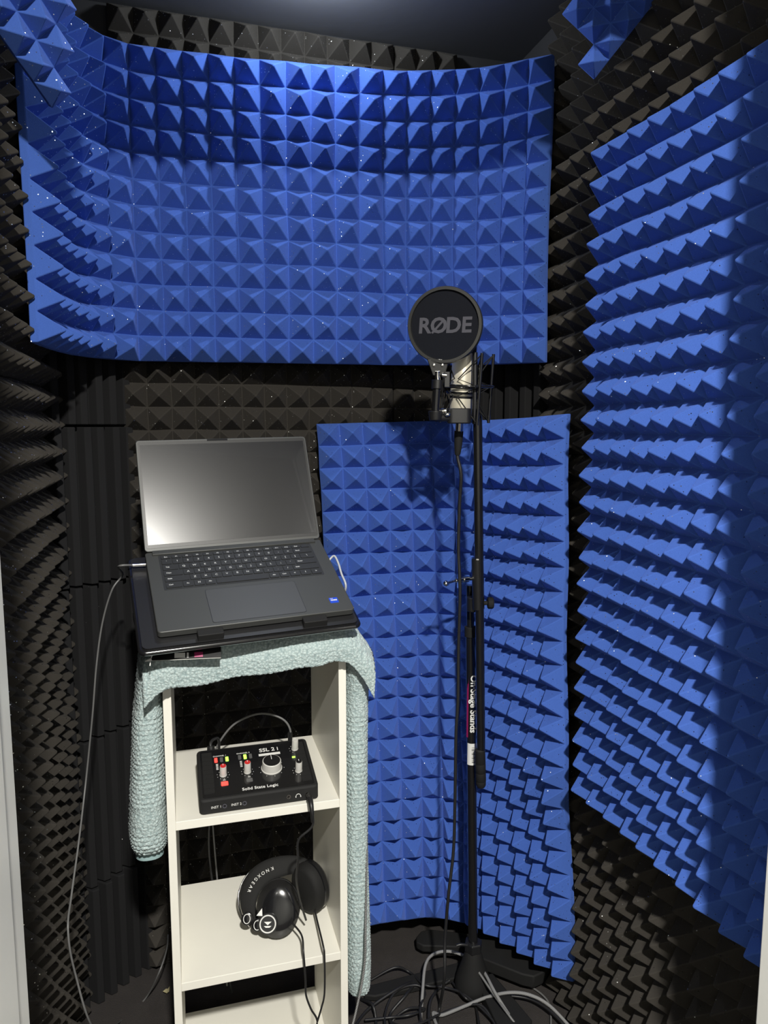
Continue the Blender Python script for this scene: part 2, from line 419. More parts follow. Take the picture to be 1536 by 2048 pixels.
# towel
def towel_mat():
    m, nt, b = new_mat('teal_knit'); L = nt.links.new; N = nt.nodes.new
    S(b, rough=.95, sheen=.3, spec=.1)
    tc = N('ShaderNodeTexCoord'); v = N('ShaderNodeTexVoronoi'); v.inputs['Scale'].default_value = 230; v.inputs['Randomness'].default_value = .8
    n = N('ShaderNodeTexNoise'); n.inputs['Scale'].default_value = 700; n.inputs['Detail'].default_value = 3
    L(tc.outputs['Object'], v.inputs['Vector']); L(tc.outputs['Object'], n.inputs['Vector'])
    mx = N('ShaderNodeMix'); mx.data_type = 'RGBA'; mx.inputs['A'].default_value = (.60, .70, .69, 1); mx.inputs['B'].default_value = (.25, .34, .35, 1)
    L(v.outputs['Distance'], mx.inputs['Factor']); L(mx.outputs['Result'], b.inputs['Base Color'])
    ad = N('ShaderNodeMath'); ad.operation = 'MULTIPLY_ADD'; ad.inputs[1].default_value = -1.2; L(v.outputs['Distance'], ad.inputs[0]); L(n.outputs['Fac'], ad.inputs[2])
    bp = N('ShaderNodeBump'); bp.inputs['Strength'].default_value = .9; bp.inputs['Distance'].default_value = .0016; L(ad.outputs[0], bp.inputs['Height']); L(bp.outputs['Normal'], b.inputs['Normal'])
    return m
M['towel'] = towel_mat()
M['hem'] = plain('teal_hem', (.30, .43, .44), .9, bump=(500, .4, .0006))

def text(name, s, size, mat, parent, loc, rot=(0,0,0), bold=0, shear=0, align='CENTER', sx=1, mat4=None):
    me = text_mesh(s, size, bold, shear, .00015); me.name = name; me.materials.clear(); me.materials.append(mat)
    o = bpy.data.objects.new(name, me); C.objects.link(o); o.parent = parent
    if mat4 is not None: o.matrix_local = mat4
    else: o.location = loc; o.rotation_euler = rot; o.scale = (sx, 1, 1)
    return o
def text_mesh(s, size, bold=0, shear=0, ext=0):
    c = bpy.data.curves.new('t', 'FONT'); c.body = s; c.size = size; c.offset = bold; c.align_x = 'CENTER'; c.align_y = 'CENTER'; c.resolution_u = 3
    c.shear = shear; c.extrude = ext
    o = bpy.data.objects.new('t', c); C.objects.link(o); bpy.context.view_layer.update()
    me = bpy.data.meshes.new_from_object(o); bpy.data.objects.remove(o); bpy.data.curves.remove(c)
    return me
def frame(origin, xaxis, zaxis):
    """matrix with local x, z along the given world directions"""
    z = Vector(zaxis).normalized(); x = Vector(xaxis); x = (x-z*x.dot(z)).normalized(); y = z.cross(x)
    m = Matrix((x, y, z)).transposed().to_4x4(); m.translation = Vector(origin); return m
def facing(tilt_left=0, tilt_up=0):
    """axes of a disc that looks back at the viewer side of the room"""
    d = Vector((-math.sin(YAW+tilt_left), -math.cos(YAW+tilt_left), 0)); return (d*math.cos(tilt_up)+Vector((0,0,1))*math.sin(tilt_up)).normalized()

# ------------------------------------------------------------------ shelf
SX0, SX1, SY0, SY1, SH = -.040, .269, 1.203, 1.488, .928
sh = empty('shelf_unit', (SX0, SY0, 0)); tag(sh, 'narrow white open shelf unit with teal towel and laptop on top', 'shelf')
w_, d_, t_ = SX1-SX0, SY1-SY0, .0135
def part(mb, name, mat, parent, **k): return mb.build(name, mat, parent, **k)
part(MB().box((0,0,0),(t_,d_,SH)), 'side_panel', M['shelf'], sh, bevel=.0008)
part(MB().box((w_-t_,0,0),(w_,d_,SH)), 'side_panel', M['shelf'], sh, bevel=.0008)
for z in (.024, .319, .616): part(MB().box((t_,.0006,z-.0155),(w_-t_,d_-.004,z)), 'shelf_board', M['shelf'], sh, bevel=.0008)
part(MB().box((t_,.0006,SH-.0155),(w_-t_,d_-.004,SH-.0002)), 'top_board', M['shelf'], sh, bevel=.0008)
part(MB().box((w_-t_-.007,.075,.035),(w_-t_-.0004,.09,.052)), 'shelf_clip', M['rubber'], sh, bevel=.001)

# ------------------------------------------------------------------ towel draped over the shelf
def towel():
    bm = bmesh.new()
    def bump(a, b, amp):
        r = a/.0085; c = b/.0075; c += .5*(math.floor(r) % 2)
        fr, fc = r-math.floor(r)-.5, c-math.floor(c)-.5
        return amp*max(0, 1-2.6*(fr*fr+fc*fc))
    # sheet over the top, rolling over the front edge
    U, V = 170, 120
    prof = [Vector(p) for p in ((0,.262,.002),(0,.14,.001),(0,.03,.001),(0,-.004,-.003),(0,-.022,-.018),(0,-.031,-.042),(0,-.030,-.072))]
    pf = catmull(prof, 30); Ls = [0]
    for a, b in zip(pf, pf[1:]): Ls.append(Ls[-1]+(b-a).length)
    g = []
    for i in range(U+1):
        u = i/U; row = []
        X = -.028+u*(w_+.072)
        edge = max(0, 1-u/.12)**2*.030+max(0, (u-.84)/.16)**2*.050
        drop = 1-.22*u+.08*math.sin(u*7)*(1-u)+.30*max(0, (u-.88)/.12)
        for j in range(V+1):
            s = Ls[-1]*j/V; k = 0
            while k < len(Ls)-2 and Ls[k+1] < s: k += 1
            p = pf[k].lerp(pf[k+1], (s-Ls[k])/max(1e-9, Ls[k+1]-Ls[k]))
            yy, zz = p.y, p.z
            if zz < -.0005: zz *= drop
            yy -= .004*math.sin(u*11+1)*(1 if zz < -.004 else 0)
            fold = .006*math.exp(-((u-.70+(yy-.02)*2.2)/.05)**2)
            row.append(Vector((X, yy, SH+.008+zz-edge+fold+.0015*math.sin(u*23+yy*30))))
        g.append(row)
    def skin(g, amp, closed=False):
        n, m = len(g), len(g[0]); vs = []
        for i in range(n):
            r = []
            for j in range(m):
                a = (g[(i+1) % n] if closed else g[min(i+1, n-1)])[j]-g[i-1 if (i or closed) else 0][j]; b = g[i][min(j+1, m-1)]-g[i][max(j-1, 0)]
                nn = a.cross(b)
                nn = nn.normalized() if nn.length > 1e-12 else Vector((0,0,1))
                r.append((g[i][j], nn))
            vs.append(r)
        return vs
    vs = skin(g, 0)
    ref = vs[U//2][V//4][1]; sg = 1 if ref.z > 0 else -1
    top = [[bm.verts.new(p+n*sg*(.0015+bump(i*(w_+.068)/U, Ls[-1]*j/V, .0030))) for j, (p, n) in enumerate(r)] for i, r in enumerate(vs)]
    lo = [[bm.verts.new(p-n*sg*.004) for j, (p, n) in enumerate(r)] for i, r in enumerate(vs)]
    for i in range(U):
        for j in range(V):
            bm.faces.new([top[i][j], top[i+1][j], top[i+1][j+1], top[i][j+1]]); bm.faces.new([lo[i][j], lo[i][j+1], lo[i+1][j+1], lo[i+1][j]])
        for j in (0, V): bm.faces.new([top[i][j], lo[i][j], lo[i+1][j], top[i+1][j]])
    for j in range(V):
        for i in (0, U): bm.faces.new([top[i][j], top[i][j+1], lo[i][j+1], lo[i][j]])
    # hanging folds either side: rounded lofts
    def lobe(keys, amp):
        # keys: (z, x0, x1, y0, y1)
        ks = catmull([Vector((k[1], k[2], k[0])) for k in keys], 18); ky = catmull([Vector((k[3], k[4], k[0])) for k in keys], 18)
        N = 120; rings = []; acc = 0
        for q, (a, b) in enumerate(zip(ks, ky)):
            cx, cy, hx, hy = (a.x+a.y)/2, (b.x+b.y)/2, (a.y-a.x)/2, (b.y-b.x)/2
            r = []
            for k in range(N):
                t = 2*PI*k/N; c, s = math.cos(t), math.sin(t); e = .62
                r.append(Vector((cx+hx*math.copysign(abs(c)**e, c), cy+hy*math.copysign(abs(s)**e, s), a.z)))
            rings.append(r)
        # resample along z evenly
        out = []
        for r0, r1 in zip(rings, rings[1:]):
            d = max(.0006, (r1[0]-r0[0]).length, abs(r1[0].z-r0[0].z)); n = max(1, int(d/.0024))
            for k in range(n): out.append([p.lerp(q, k/n) for p, q in zip(r0, r1)])
        out.append(rings[-1])
        per = [0]
        mid = out[len(out)//2]
        for k in range(N): per.append(per[-1]+(mid[(k+1) % N]-mid[k]).length)
        prev = None; al = 0
        for q, r in enumerate(out):
            c = sum(r, Vector())/N; row = []
            if q: al += (out[q][0]-out[q-1][0]).length
            for k, p in enumerate(r):
                nn = (r[(k+1) % N]-r[k-1]); nn = Vector((nn.y, -nn.x, 0)).normalized()
                fade = min(1, q/6)
                row.append(bm.verts.new(p+nn*bump(al, per[k], amp)*fade))
            if prev:
                for k in range(N): bm.faces.new([prev[k], prev[(k+1) % N], row[(k+1) % N], row[k]])
            else: bm.faces.new(row[::-1])
            prev = row
        bm.faces.new(prev)
    lobe([(.545,-.048,-.018,.05,.12),(.549,-.055,-.008,.03,.15),(.565,-.061,-.004,.012,.18),(.60,-.063,-.002,.004,.20),(.68,-.057,-.002,.002,.21),(.78,-.050,-.002,.002,.22),(.86,-.040,-.002,.002,.22),(.905,-.034,.0,-.003,.22),(.928,-.026,.01,-.002,.22)], .0046)
    W0 = w_
    lobe([(.200,W0+.018,W0+.036,.05,.12),(.204,W0+.012,W0+.044,.03,.14),(.22,W0+.006,W0+.049,.010,.16),(.30,W0+.002,W0+.050,.002,.18),(.50,W0+.001,W0+.045,.002,.20),(.70,W0+.001,W0+.045,.001,.21),(.80,W0+.001,W0+.047,.0,.22),(.86,W0-.0,W0+.049,-.010,.22),(.89,W0-.006,W0+.042,-.012,.22),(.922,W0-.02,W0+.024,-.006,.22)], .0040)
    bmesh.ops.recalc_face_normals(bm, faces=bm.faces)
    me = bpy.data.meshes.new('towel'); bm.to_mesh(me); bm.free(); me.materials.append(M['towel'])
    for p in me.polygons: p.use_smooth = True
    o = bpy.data.objects.new('towel', me); C.objects.link(o); o.location = (SX0, SY0, 0)
    return tag(o, 'pale teal knitted towel draped over the shelf top and down both sides', 'towel')
tw = towel()
part(MB().rbox((-.056,.028,.538),(-.009,.145,.548), .02, 5), 'hem', M['hem'], tw, smooth=40)

# ------------------------------------------------------------------ laptop
LW, LD, LL = .319, .2134, .209
lapM = Matrix.Translation((-.0410, 1.1262, .967)) @ (Matrix.Rotation(.1224, 4, 'Z') @ Matrix.Rotation(.4449, 4, 'X') @ Matrix.Rotation(-.0207, 4, 'Y'))
lap = empty('laptop', mat=lapM); tag(lap, 'open dark grey laptop with blank screen on a tilted cooling stand', 'laptop')
TH = .011
dk = part(MB().rbox((0,0,-TH),(LW,LD,0), .006, 4), 'base', M['deck'], lap, smooth=30, bevel=.0012)
part(MB().rbox((.0842,.0072,.0000),(.2378,.0928,.0002), .004, 3), 'touchpad_groove', M['black'], lap, smooth=30)
part(MB().rbox((.085,.008,.0000),(.237,.092,.0004), .004, 3), 'touchpad', plain('touchpad_grey', (.054,.056,.058), .42), lap, smooth=30)
lidA = 2.4129
# lid: local x along width, local y up the lid, local z out of the screen
ly = Vector((0, -math.cos(lidA), math.sin(lidA))); lz = Vector((0, -math.sin(lidA), -math.cos(lidA)))
LM = Matrix((Vector((1,0,0)), ly, lz)).transposed().to_4x4(); LM.translation = Vector((0, LD-.002, .0025))
def in_lid(mb): mb.T = LM; return mb
lid = part(in_lid(MB()).rbox((0,0,-.006),(LW,LL,0), .006, 4), 'lid', M['deck'], lap, smooth=30, bevel=.001)
part(in_lid(MB()).rbox((.003,.006,0),(LW-.003,LL-.003,.0006), .004, 3), 'screen_bezel', M['bezel'], lap, smooth=30)
part(in_lid(MB()).box((.0065,.012,.0004),(LW-.0065,LL-.0095,.0010)), 'screen', M['screen'], lap)
part(in_lid(MB()).box((LW*.40,LL-.0045,.0006),(LW*.52,LL-.0012,.0012)), 'webcam_strip', M['gblack'], lap)
part(MB().box((.012,LD-.012,-.001),(LW-.012,LD+.004,.0035)), 'hinge', M['deck'], lap, smooth=30, bevel=.001)
# keyboard
KX0, KX1, KY0, KY1 = .024, .293, .105, .198
part(MB().rbox((KX0-.003,KY0-.003,-.0002),(KX1+.003,KY1+.003,.0003), .002, 2), 'keyboard_tray', M['key'], lap)
R = [
 [('Esc',1),('F1',1),('F2',1),('F3',1),('F4',1),('F5',1),('F6',1),('F7',1),('F8',1),('F9',1),('F10',1),('F11',1),('F12',1),('Del',1),('',1)],
 [('`',1.0),('1',1),('2',1),('3',1),('4',1),('5',1),('6',1),('7',1),('8',1),('9',1),('0',1),('-',1),('=',1),('Back',2)],
 [('Tab',1.5),('Q',1),('W',1),('E',1),('R',1),('T',1),('Y',1),('U',1),('I',1),('O',1),('P',1),('[',1),(']',1),('\\',1.5)],
 [('Caps',1.8),('A',1),('S',1),('D',1),('F',1),('G',1),('H',1),('J',1),('K',1),('L',1),(';',1),("'",1),('Enter',2.2)],
 [('Shift',2.3),('Z',1),('X',1),('C',1),('V',1),('B',1),('N',1),('M',1),(',',1),('.',1),('/',1),('Shift',2.7)],
 [('Ctrl',1.5),('Fn',1),('\u25A0',1),('Alt',1),('',5),('Alt',1),('Ctrl',1),('<',1.05),('\u2191',1.1),('>',1.05)]]
nr = 6; hs = [.62,1,1,1,1,1]; tot = sum(hs); y = KY1
for row, hh in zip(R, hs):
    kh = (KY1-KY0)*hh/tot; x = KX0; un = (KX1-KX0)/sum(k[1] for k in row)
    for ch, kw in row:
        ww = un*kw; g = .0011
        m = MB(); m.rbox((g,g,0),(ww-g,kh-g,.0014), .0012, 2)
        me_o = m.build('key', M['key'], lap, smooth=30); me_o.location = (x, y-kh, .0004)
        if ch:
            me_o.data.materials.append(M['keymark'])
            tm = text_mesh(ch if ch not in ('\u25A0', '\u2191') else {'\u25A0': 'H', '\u2191': 'I'}[ch], .0062 if len(ch) == 1 else .0042, .00012)
            bm = bmesh.new(); bm.from_mesh(me_o.data); n0 = len(bm.faces)
            bm.from_mesh(tm); bm.faces.ensure_lookup_table(); bm.verts.ensure_lookup_table()
            vset = set()
            for f in bm.faces[n0:]: f.material_index = 1; vset.update(f.verts)
            for v in vset: v.co = Vector((v.co.x+(ww/2 if len(ch) == 1 else min(ww/2, .009)), v.co.y+kh/2, .00155))
            bm.to_mesh(me_o.data); bm.free(); bpy.data.meshes.remove(tm)
        x += ww
    y -= kh
st = part(MB().rbox((LW-.036,.022,0),(LW-.021,.036,.0003), .001, 2), 'processor_sticker', M['blueprint'], lap)
text('sticker_lettering', 'CORE', .0042, M['white'], st, (LW-.0285,.029,.0005), bold=.0002); text('sticker_lettering', 'intel', .0030, M['white'], st, (LW-.0315,.0335,.0005))

# ------------------------------------------------------------------ cooling stand under the laptop
cs = empty('cooling_stand', mat=lapM @ Matrix.Translation((0,0,-TH-.0012))); tag(cs, 'black tilted mesh cooling stand under the laptop', 'laptop stand')
sx0, sx1, sy0, sy1 = -.030, LW+.008, -.024, .225
part(MB().rbox((sx0,sy0,-.012),(sx1,sy1,-.0045), .012, 5), 'tray', M['gblack'], cs, smooth=30, bevel=.003)
part(MB().rbox((sx0+.006,sy0+.006,-.005),(sx1-.006,sy1-.006,-.0012), .009, 5), 'mesh_top', M['mesh'], cs, smooth=30)
for x in (.058, LW-.092):
    m = MB(); m.rbox((x,-.016,-.0045),(x+.040,-.0015,.010), .0015, 2)
    part(m, 'laptop_stop', M['mattblack'], cs, smooth=30, bevel=.001)
for x in (.0, LW-.036):
    inv = cs.matrix_world.inverted()
    m = MB(); a = Vector((x+.01, .205, -.012)); wa = lapM @ a; b = inv @ Vector((wa.x, wa.y-.02, SH+.014)); m.cyl(a, b, .006, seg=12)
    part(m, 'rear_leg', M['black'], cs, smooth=30)
inv = cs.matrix_world.inverted()
a = lapM @ Vector((sx0+.004, sy0+.01, -.016)); b = lapM @ Vector((sx1-.004, sy0+.01, -.016))
fl = MB(); n = Vector((b.y-a.y, a.x-b.x, 0)).normalized()
fl.T = inv; P_ = [a, b, b-n*.20, a-n*.20]
lo = [fl._v((p.x, p.y, SH+.0135)) for p in P_]; hi = [fl._v((P_[0].x, P_[0].y, a.z-.006)), fl._v((P_[1].x, P_[1].y, b.z-.006)), fl._v((P_[2].x, P_[2].y, SH+.026)), fl._v((P_[3].x, P_[3].y, SH+.026))]
for f in ((lo[3],lo[2],lo[1],lo[0]), hi, (lo[0],lo[1],hi[1],hi[0]), (lo[1],lo[2],hi[2],hi[1]), (lo[2],lo[3],hi[3],hi[2]), (lo[3],lo[0],hi[0],hi[3])): fl.face(list(f))
part(fl, 'base', M['black'], cs, bevel=.003)
# the swing tag: black card with white edge lying under the stand's front
ca, cb = at(303,1322,fwd=1.085), at(437,1304,fwd=1.085)
cx = (cb-ca); cl = cx.length; cM = frame(ca, cx, Vector((.0,-.82,.57)))
cd = empty('card', mat=cM); tag(cd, 'small black printed card tucked under the front left of the laptop stand', 'card')
part(MB().box((0,0,-.0006),(cl,.030,0)), 'card_stock', plain('white_card_stock', (.7,.7,.66), .6), cd)
part(MB().box((0,.0006,-.0002),(cl,.030,.0002)), 'printed_face', M['gblack'], cd)
m = MB(); m.box((.034,.003,.0002),(.050,.011,.0004)); m.box((.0525,.003,.0002),(.0555,.011,.0004)); part(m, 'white_print', M['white'], cd)
part(MB().box((.064,.003,.0002),(.077,.011,.0004)), 'magenta_print', M['magenta'], cd)
m = MB(); m.tube([(0,.002,.002),(-.004,.001,.002),(-.009,.0,.001)], lambda t: .0028*(1-.6*t), 8); m.tube([(.002,.012,.002),(-.001,.004,.002),(-.002,-.008,.001)], .0009, 6)
part(m, 'plastic_tag_tie', M['white'], cd, smooth=50)

# ------------------------------------------------------------------ audio interface
IW, ID, IH1, IH2 = .207, .132, .026, .058
ai = empty('audio_interface', (.0132, 1.2125, .616), (0,0,.0086)); tag(ai, 'black audio interface with pale knobs on the upper open shelf board', 'audio interface')
m = MB(); xs = []
rows_ = [(0,0),(IW,0)]
def ipt(x, y): return IH1+(IH2-IH1)*y/ID
v = []
body = MB(); r = .008; outline = []
for cx, cy, a0 in ((IW-r,ID-r,0),(r,ID-r,PI/2),(r,r,PI),(IW-r,r,1.5*PI)):
    for i in range(5): t = a0+PI/2*i/4; outline.append((cx+r*math.cos(t), cy+r*math.sin(t)))
body.rings([[(x,y,0) for x,y in outline],[(x,y,ipt(x,y)) for x,y in outline]])
part(body, 'case', M['mattblack'], ai, smooth=30, bevel=.003)
slope = math.atan2(IH2-IH1, ID)
tp = Matrix.Translation((0,0,IH1+.0002)) @ Matrix.Rotation(slope, 4, 'X')
SL = ID/math.cos(slope)
def ip(mb): mb.T = tp; return mb
part(ip(MB()).rbox((.006,.006,0),(IW-.006,SL-.006,.0008), .004, 3), 'faceplate', M['gblack'], ai, smooth=30)
for x in (.009, IW-.027):
    m = ip(MB()); m.box((x, .014, .0006), (x+.018, .124, .0012))
    for k in range(9): m.box((x, .016+k*.012, .0008), (x+.018, .016+k*.012+.0095, .0017))
    part(m, 'ribbed_grip', M['mattblack'], ai)
def knob(x, y, r, h, capmat, name='knob', skirt=True):
    k = part(ip(MB()).lathe([(r*1.06,.0008),(r*1.06,.0025),(r,.003),(r*.94,h-.001),(r*.88,h)], 28, Matrix.Translation((x,y,0))), name, M['knobwhite'], ai, smooth=30)
    part(ip(MB()).lathe([(r*.86,h-.0003),(r*.84,h+.0004)], 28, Matrix.Translation((x,y,0))), 'knob_cap', capmat, k, smooth=30)
    part(ip(MB()).box((x-.0005,y+r*.15,h+.0003),(x+.0005,y+r*.8,h+.0008)), 'pointer', M['white'], k)
    d = ip(MB())
    for i in range(9):
        a = math.radians(-60-240+i*(300/8)); d.lathe([(.0006,.0009),(.0006,.0011)], 6, Matrix.Translation((x+(r+.0045)*math.cos(a+PI*.167), y+(r+.0045)*math.sin(a+PI*.167), 0)))
    part(d, 'scale_dots', M['white'], ai)
knob(.044,.058,.0062,.021, M['knobred']); knob(.087,.058,.0062,.022, M['knobred']); knob(.131,.060,.0180,.018, M['gblack'], 'volume_knob')
knob(.181,.105,.0062,.022, M['knobwhite']); knob(.178,.043,.0062,.022, M['gblack'])
for x, st3 in ((.041,('ledred','dimled','ledgreen')), (.084,('dimled','ledgreen','dimled'))):
    for i, c in enumerate(st3): part(ip(MB()).rbox((x-.010+i*.010,.094,.0008),(x-.0045+i*.010,.106,.0018), .001, 2), 'button', M[c], ai, smooth=30)
    for i in range(5): part(ip(MB()).box((x-.008,.074+i*.0035,.0008),(x-.004,.0755+i*.0035,.0011)), 'meter_mark', M['white'], ai)
part(ip(MB()).rbox((.039,.030,.0008),(.051,.040,.0016), .001, 2), 'button', M['ledred'], ai); part(ip(MB()).rbox((.083,.031,.0008),(.094,.040,.0016), .001, 2), 'button', M['dimled'], ai)
part(ip(MB()).rbox((.172,.080,.0008),(.178,.084,.0016), .001, 2), 'power_led', M['ledgreen'], ai)
def it(s, size, x, y, **k): return text('lettering', s, size, M['white'], ai, None, mat4=tp @ Matrix.Translation((x,y,.0012)), **k)
it('SSL 2 i', .0135, .132, .112, bold=.0002); it('Solid State Logic', .0095, .105, .014, bold=.0001)
it('CHANNEL 1', .0045, .041, .111); it('CHANNEL 2', .0045, .084, .111); it('4K', .0045, .089, .044); it('4K', .0045, .045, .044)
part(ip(MB()).box((.112,.0965,.0008),(.152,.1025,.0011)), 'white_print', M['white'], ai)
front = Matrix.Rotation(PI/2, 4, 'X')
def it2(s, x): text('lettering', s, .0062, M['white'], ai, None, mat4=Matrix.Translation((x,-.0004,.012)) @ front)
it2('INST 1', .028); it2('INST 2', .062)
for x in (.042, .076, .153, .186): 
    m = MB(); m.lathe([(.0038,0),(.0038,.0012),(.0026,.0012),(.0024,.0002)], 20, Matrix.Translation((x,0.0002,.012)) @ Matrix.Rotation(PI/2, 4, 'X')); part(m, 'jack_socket', M['chrome'] if x > .15 else M['greyprint'], ai, smooth=30)
m = MB(); m.tube([(.170+.0042*math.cos(t), -.0004, .011+.0042*math.sin(t)) for t in [PI*i/8 for i in range(9)]], .0005, 6); m.box((.1650,-.0008,.009),(.1664,0,.0115)); m.box((.1736,-.0008,.009),(.175,0,.0115)); part(m, 'headphone_symbol', M['white'], ai)
IA = Vector((.0132, 1.2125, .616))

def cable(name, pts, r, mat, label, k=8, seg=8, cat='cable'):
    o = MB().tube(pts, r, seg, smooth=k).build(name, mat, smooth=60); return tag(o, label, cat)

# plugs behind the interface, with a patch cable
c1 = cable('cable', [IA+Vector((.178,.150,.030)), IA+Vector((.178,.150,.072)), IA+Vector((.160,.156,.095)), IA+Vector((.120,.165,.104)), IA+Vector((.075,.170,.088)), IA+Vector((.045,.172,.055)), IA+Vector((.030,.175,.020)), IA+Vector((.028,.215,-.02)), IA+Vector((.03,.29,-.2)), IA+Vector((.05,.30,-.57))], .0020, M['gcable'], 'thin grey cable arching behind the audio interface')
part(MB().cyl(IA+Vector((.178,.150,.028)), IA+Vector((.178,.150,.066)), .0052, .0042, 16), 'plug', M['black'], c1, smooth=30)
c2 = cable('cable', [IA+Vector((.026,.136,.050)), IA+Vector((.026,.146,.064)), IA+Vector((.034,.158,.066)), IA+Vector((.042,.166,.058)), IA+Vector((.040,.175,.01)), IA+Vector((.038,.22,-.04)), IA+Vector((.02,.29,-.25)), IA+Vector((.06,.30,-.59))], .0028, M['cable'], 'black cable leaving the back left of the audio interface')
part(MB().cyl(IA+Vector((.026,.134,.030)), IA+Vector((.026,.142,.060)), .0085, .007, 16), 'plug', M['black'], c2, smooth=30)

# ------------------------------------------------------------------ headphones on the lower board
hz = .319
hA = at(556, 1816, Z=hz+.052); hB = at(624, 1770, Z=hz+.056)
hm = (hA+hB)/2
hp = empty('headphones', (hm.x, hm.y, hz)); tag(hp, 'black closed-back headphones with white logos on the lower white shelf board', 'headphones')
hoff = Matrix.Translation((-hm.x, -hm.y, -hz))
axA = (Vector((-.20,-.86,.42))).normalized(); axB = Vector((.78,.50,.05)).normalized()
def cup(cen, ax, big):
    Mx = hoff @ frame(cen, Vector((0,0,1)).cross(ax), ax)
    def mm(): m = MB(); m.T = Mx; return m
    m = mm(); m.rings([[(.86*r*math.cos(2*PI*k/36), 1.05*r*math.sin(2*PI*k/36), z) for k in range(36)] for r, z in ((.038,-.024),(.044,-.020),(.048,-.012),(.048,-.004),(.043,-.001))])
    cu = part(m, 'ear_cushion', M['rubber'], hp, smooth=40)
    m = mm(); m.rings([[(.86*r*math.cos(2*PI*k/36), 1.05*r*math.sin(2*PI*k/36), z) for k in range(36)] for r, z in ((.043,-.003),(.047,0),(.047,.008),(.042,.013),(.032,.018),(.020,.020),(.004,.0205))])
    ec = part(m, 'ear_cup', M['gblack'], hp, smooth=40)
    return Mx, ec
MA, eA = cup(hA, axA, 1); MBx, eB = cup(hB, axB, 0)
def disc(Mx, x, y, z, r, nm='logo_ring', tri=True, par=None):
    m = MB(); m.T = Mx; m.lathe([(r*1.12,z-.006),(r*1.12,z),(r*1.02,z+.0012)], 28, Matrix.Translation((x,y,0))); d = part(m, 'hinge_disc', M['black'], hp, smooth=30)
    m = MB(); m.T = Mx @ Matrix.Translation((x,y,z+.0016)); m.tube([(r*.86*math.cos(2*PI*k/32), r*.86*math.sin(2*PI*k/32), 0) for k in range(32)], r*.075, 6, loop=True); part(m, nm, M['white'], d, smooth=40)
    if tri:
        m = MB(); m.T = Mx @ Matrix.Translation((x,y,z+.0013)); q = r*.42
        m.prism([(-q,q*.55),(q,q*.55),(0,-q*.25)], 0, .0006); m.prism([(-q,-q*.45),(q,-q*.45),(q*.5,-q*.85),(-q*.5,-q*.85)], 0, .0006); part(m, 'logo', M['white'], d)
disc(MA, -.016, -.022, .0225, .0165); disc(MBx, .0, .0, .024, .0165)
# headband: an arch leaving both cups and leaning to the left against nothing but its own width
bpx = [(507,1848,.0),(497,1815,.012),(500,1782,.03),(520,1752,.05),(556,1734,.066),(600,1730,.07),(634,1748,.06)]
fA = hA.x*math.sin(YAW)+hA.y*math.cos(YAW)
path = catmull([at(x, y, fwd=fA+.004+o) for x, y, o in bpx], 8)
cen = at(566, 1800, fwd=fA+.02); vdir = (EYEP-cen).normalized()
def strip(path, wdt, thk):
    rs = []
    for i, p in enumerate(path):
        t = (path[min(i+1,len(path)-1)]-path[max(i-1,0)]).normalized(); u = t.cross(vdir+Vector((-.3,0,.1))).normalized(); n = t.cross(u)
        w2 = wdt(i/(len(path)-1))
        rs.append([hoff @ (p+u*(w2*math.cos(a))+n*(thk*math.sin(a))) for a in [2*PI*k/16 for k in range(16)]])
    return MB().rings(rs)
part(strip(path, lambda t: .009+.012*math.sin(PI*t), .0045), 'headband', M['rubber'], hp, smooth=50)
for k_, ex in enumerate((.012, .017)):
    rl_ = [p+((p-cen)-vdir*(p-cen).dot(vdir)).normalized()*(ex*math.sin(PI*min(1, .12+i/(len(path)-1)))+.004)-vdir*(.004+.006*k_) for i, p in enumerate(path[:-6])]
    part(MB().tube([hoff @ p for p in rl_], .0016, 8), 'headband_rail', M['gblack'] if k_ else M['chrome'], hp, smooth=50)
for ch_, i_ in zip('KNOXGEAR', range(8)):
    q_ = 30-i_*2; p = path[q_]; t_dir = (path[q_-1]-path[q_+1]).normalized()
    text('lettering', ch_, .0085, M['white'], hp, None, mat4=hoff @ frame(p+vdir*.0055+Vector((-.0015,0,.0005)), t_dir, vdir))
for k, (dx, dz) in enumerate(((-.040,-.018),(-.058,-.010))):
    Mx = hoff @ frame(hA+Vector((dx,-.012+.012*k,dz)), Vector((0,0,1)).cross(axA), axA)
    m = MB(); m.T = Mx; m.lathe([(.011,-.004),(.011,.003),(.009,.004)], 20); yk = part(m, 'yoke_pivot', M['gblack'], hp, smooth=30)
    m = MB(); m.T = Mx @ Matrix.Translation((0,0,.0045)); m.tube([(.0062*math.cos(2*PI*j/20), .0078*math.sin(2*PI*j/20), 0) for j in range(20)], .0007, 6, loop=True); part(m, 'ring_mark', M['white'], yk, smooth=40)
m = MB(); m.T = hoff @ frame(hA+Vector((-.036,-.018,.008)), Vector((0,0,1)).cross(axA), axA); m.prism([(-.006,-.003),(.005,-.004),(.004,.009)], 0, .001); part(m, 'arrow_mark', M['white'], hp)
# headphone leads hang over the board and join below
fY = SY0-.014
jn = at(635, 2040, Y=1.19)
ldp = [hA+Vector((.022,-.022,-.018)), at(603,1870,Y=1.195+.03), at(607,1905,Y=fY+.004), at(611,1960,Y=fY), at(612,1990,Y=fY), at(622,2018,Y=fY), at(634,2040,Y=fY), at(634,2075,Y=fY), Vector((.195,1.10,.0)) + Vector((0,0,.006))]
ld = MB().tube([hoff @ p for p in ldp], .0018, 8, smooth=8).build('lead', M['cable'], hp, smooth=60)
ldp = [hB+Vector((.000,-.012,-.030)), at(634,1840,Y=1.27), at(646,1890,Y=fY+.006), at(649,1915,Y=fY), at(649,1985,Y=fY), at(643,2015,Y=fY), at(635,2042,Y=fY)]
MB().tube([hoff @ p for p in ldp], .0018, 8, smooth=8).build('lead', M['cable'], hp, smooth=60)
pj = IA+Vector((.188,-.006,.012))
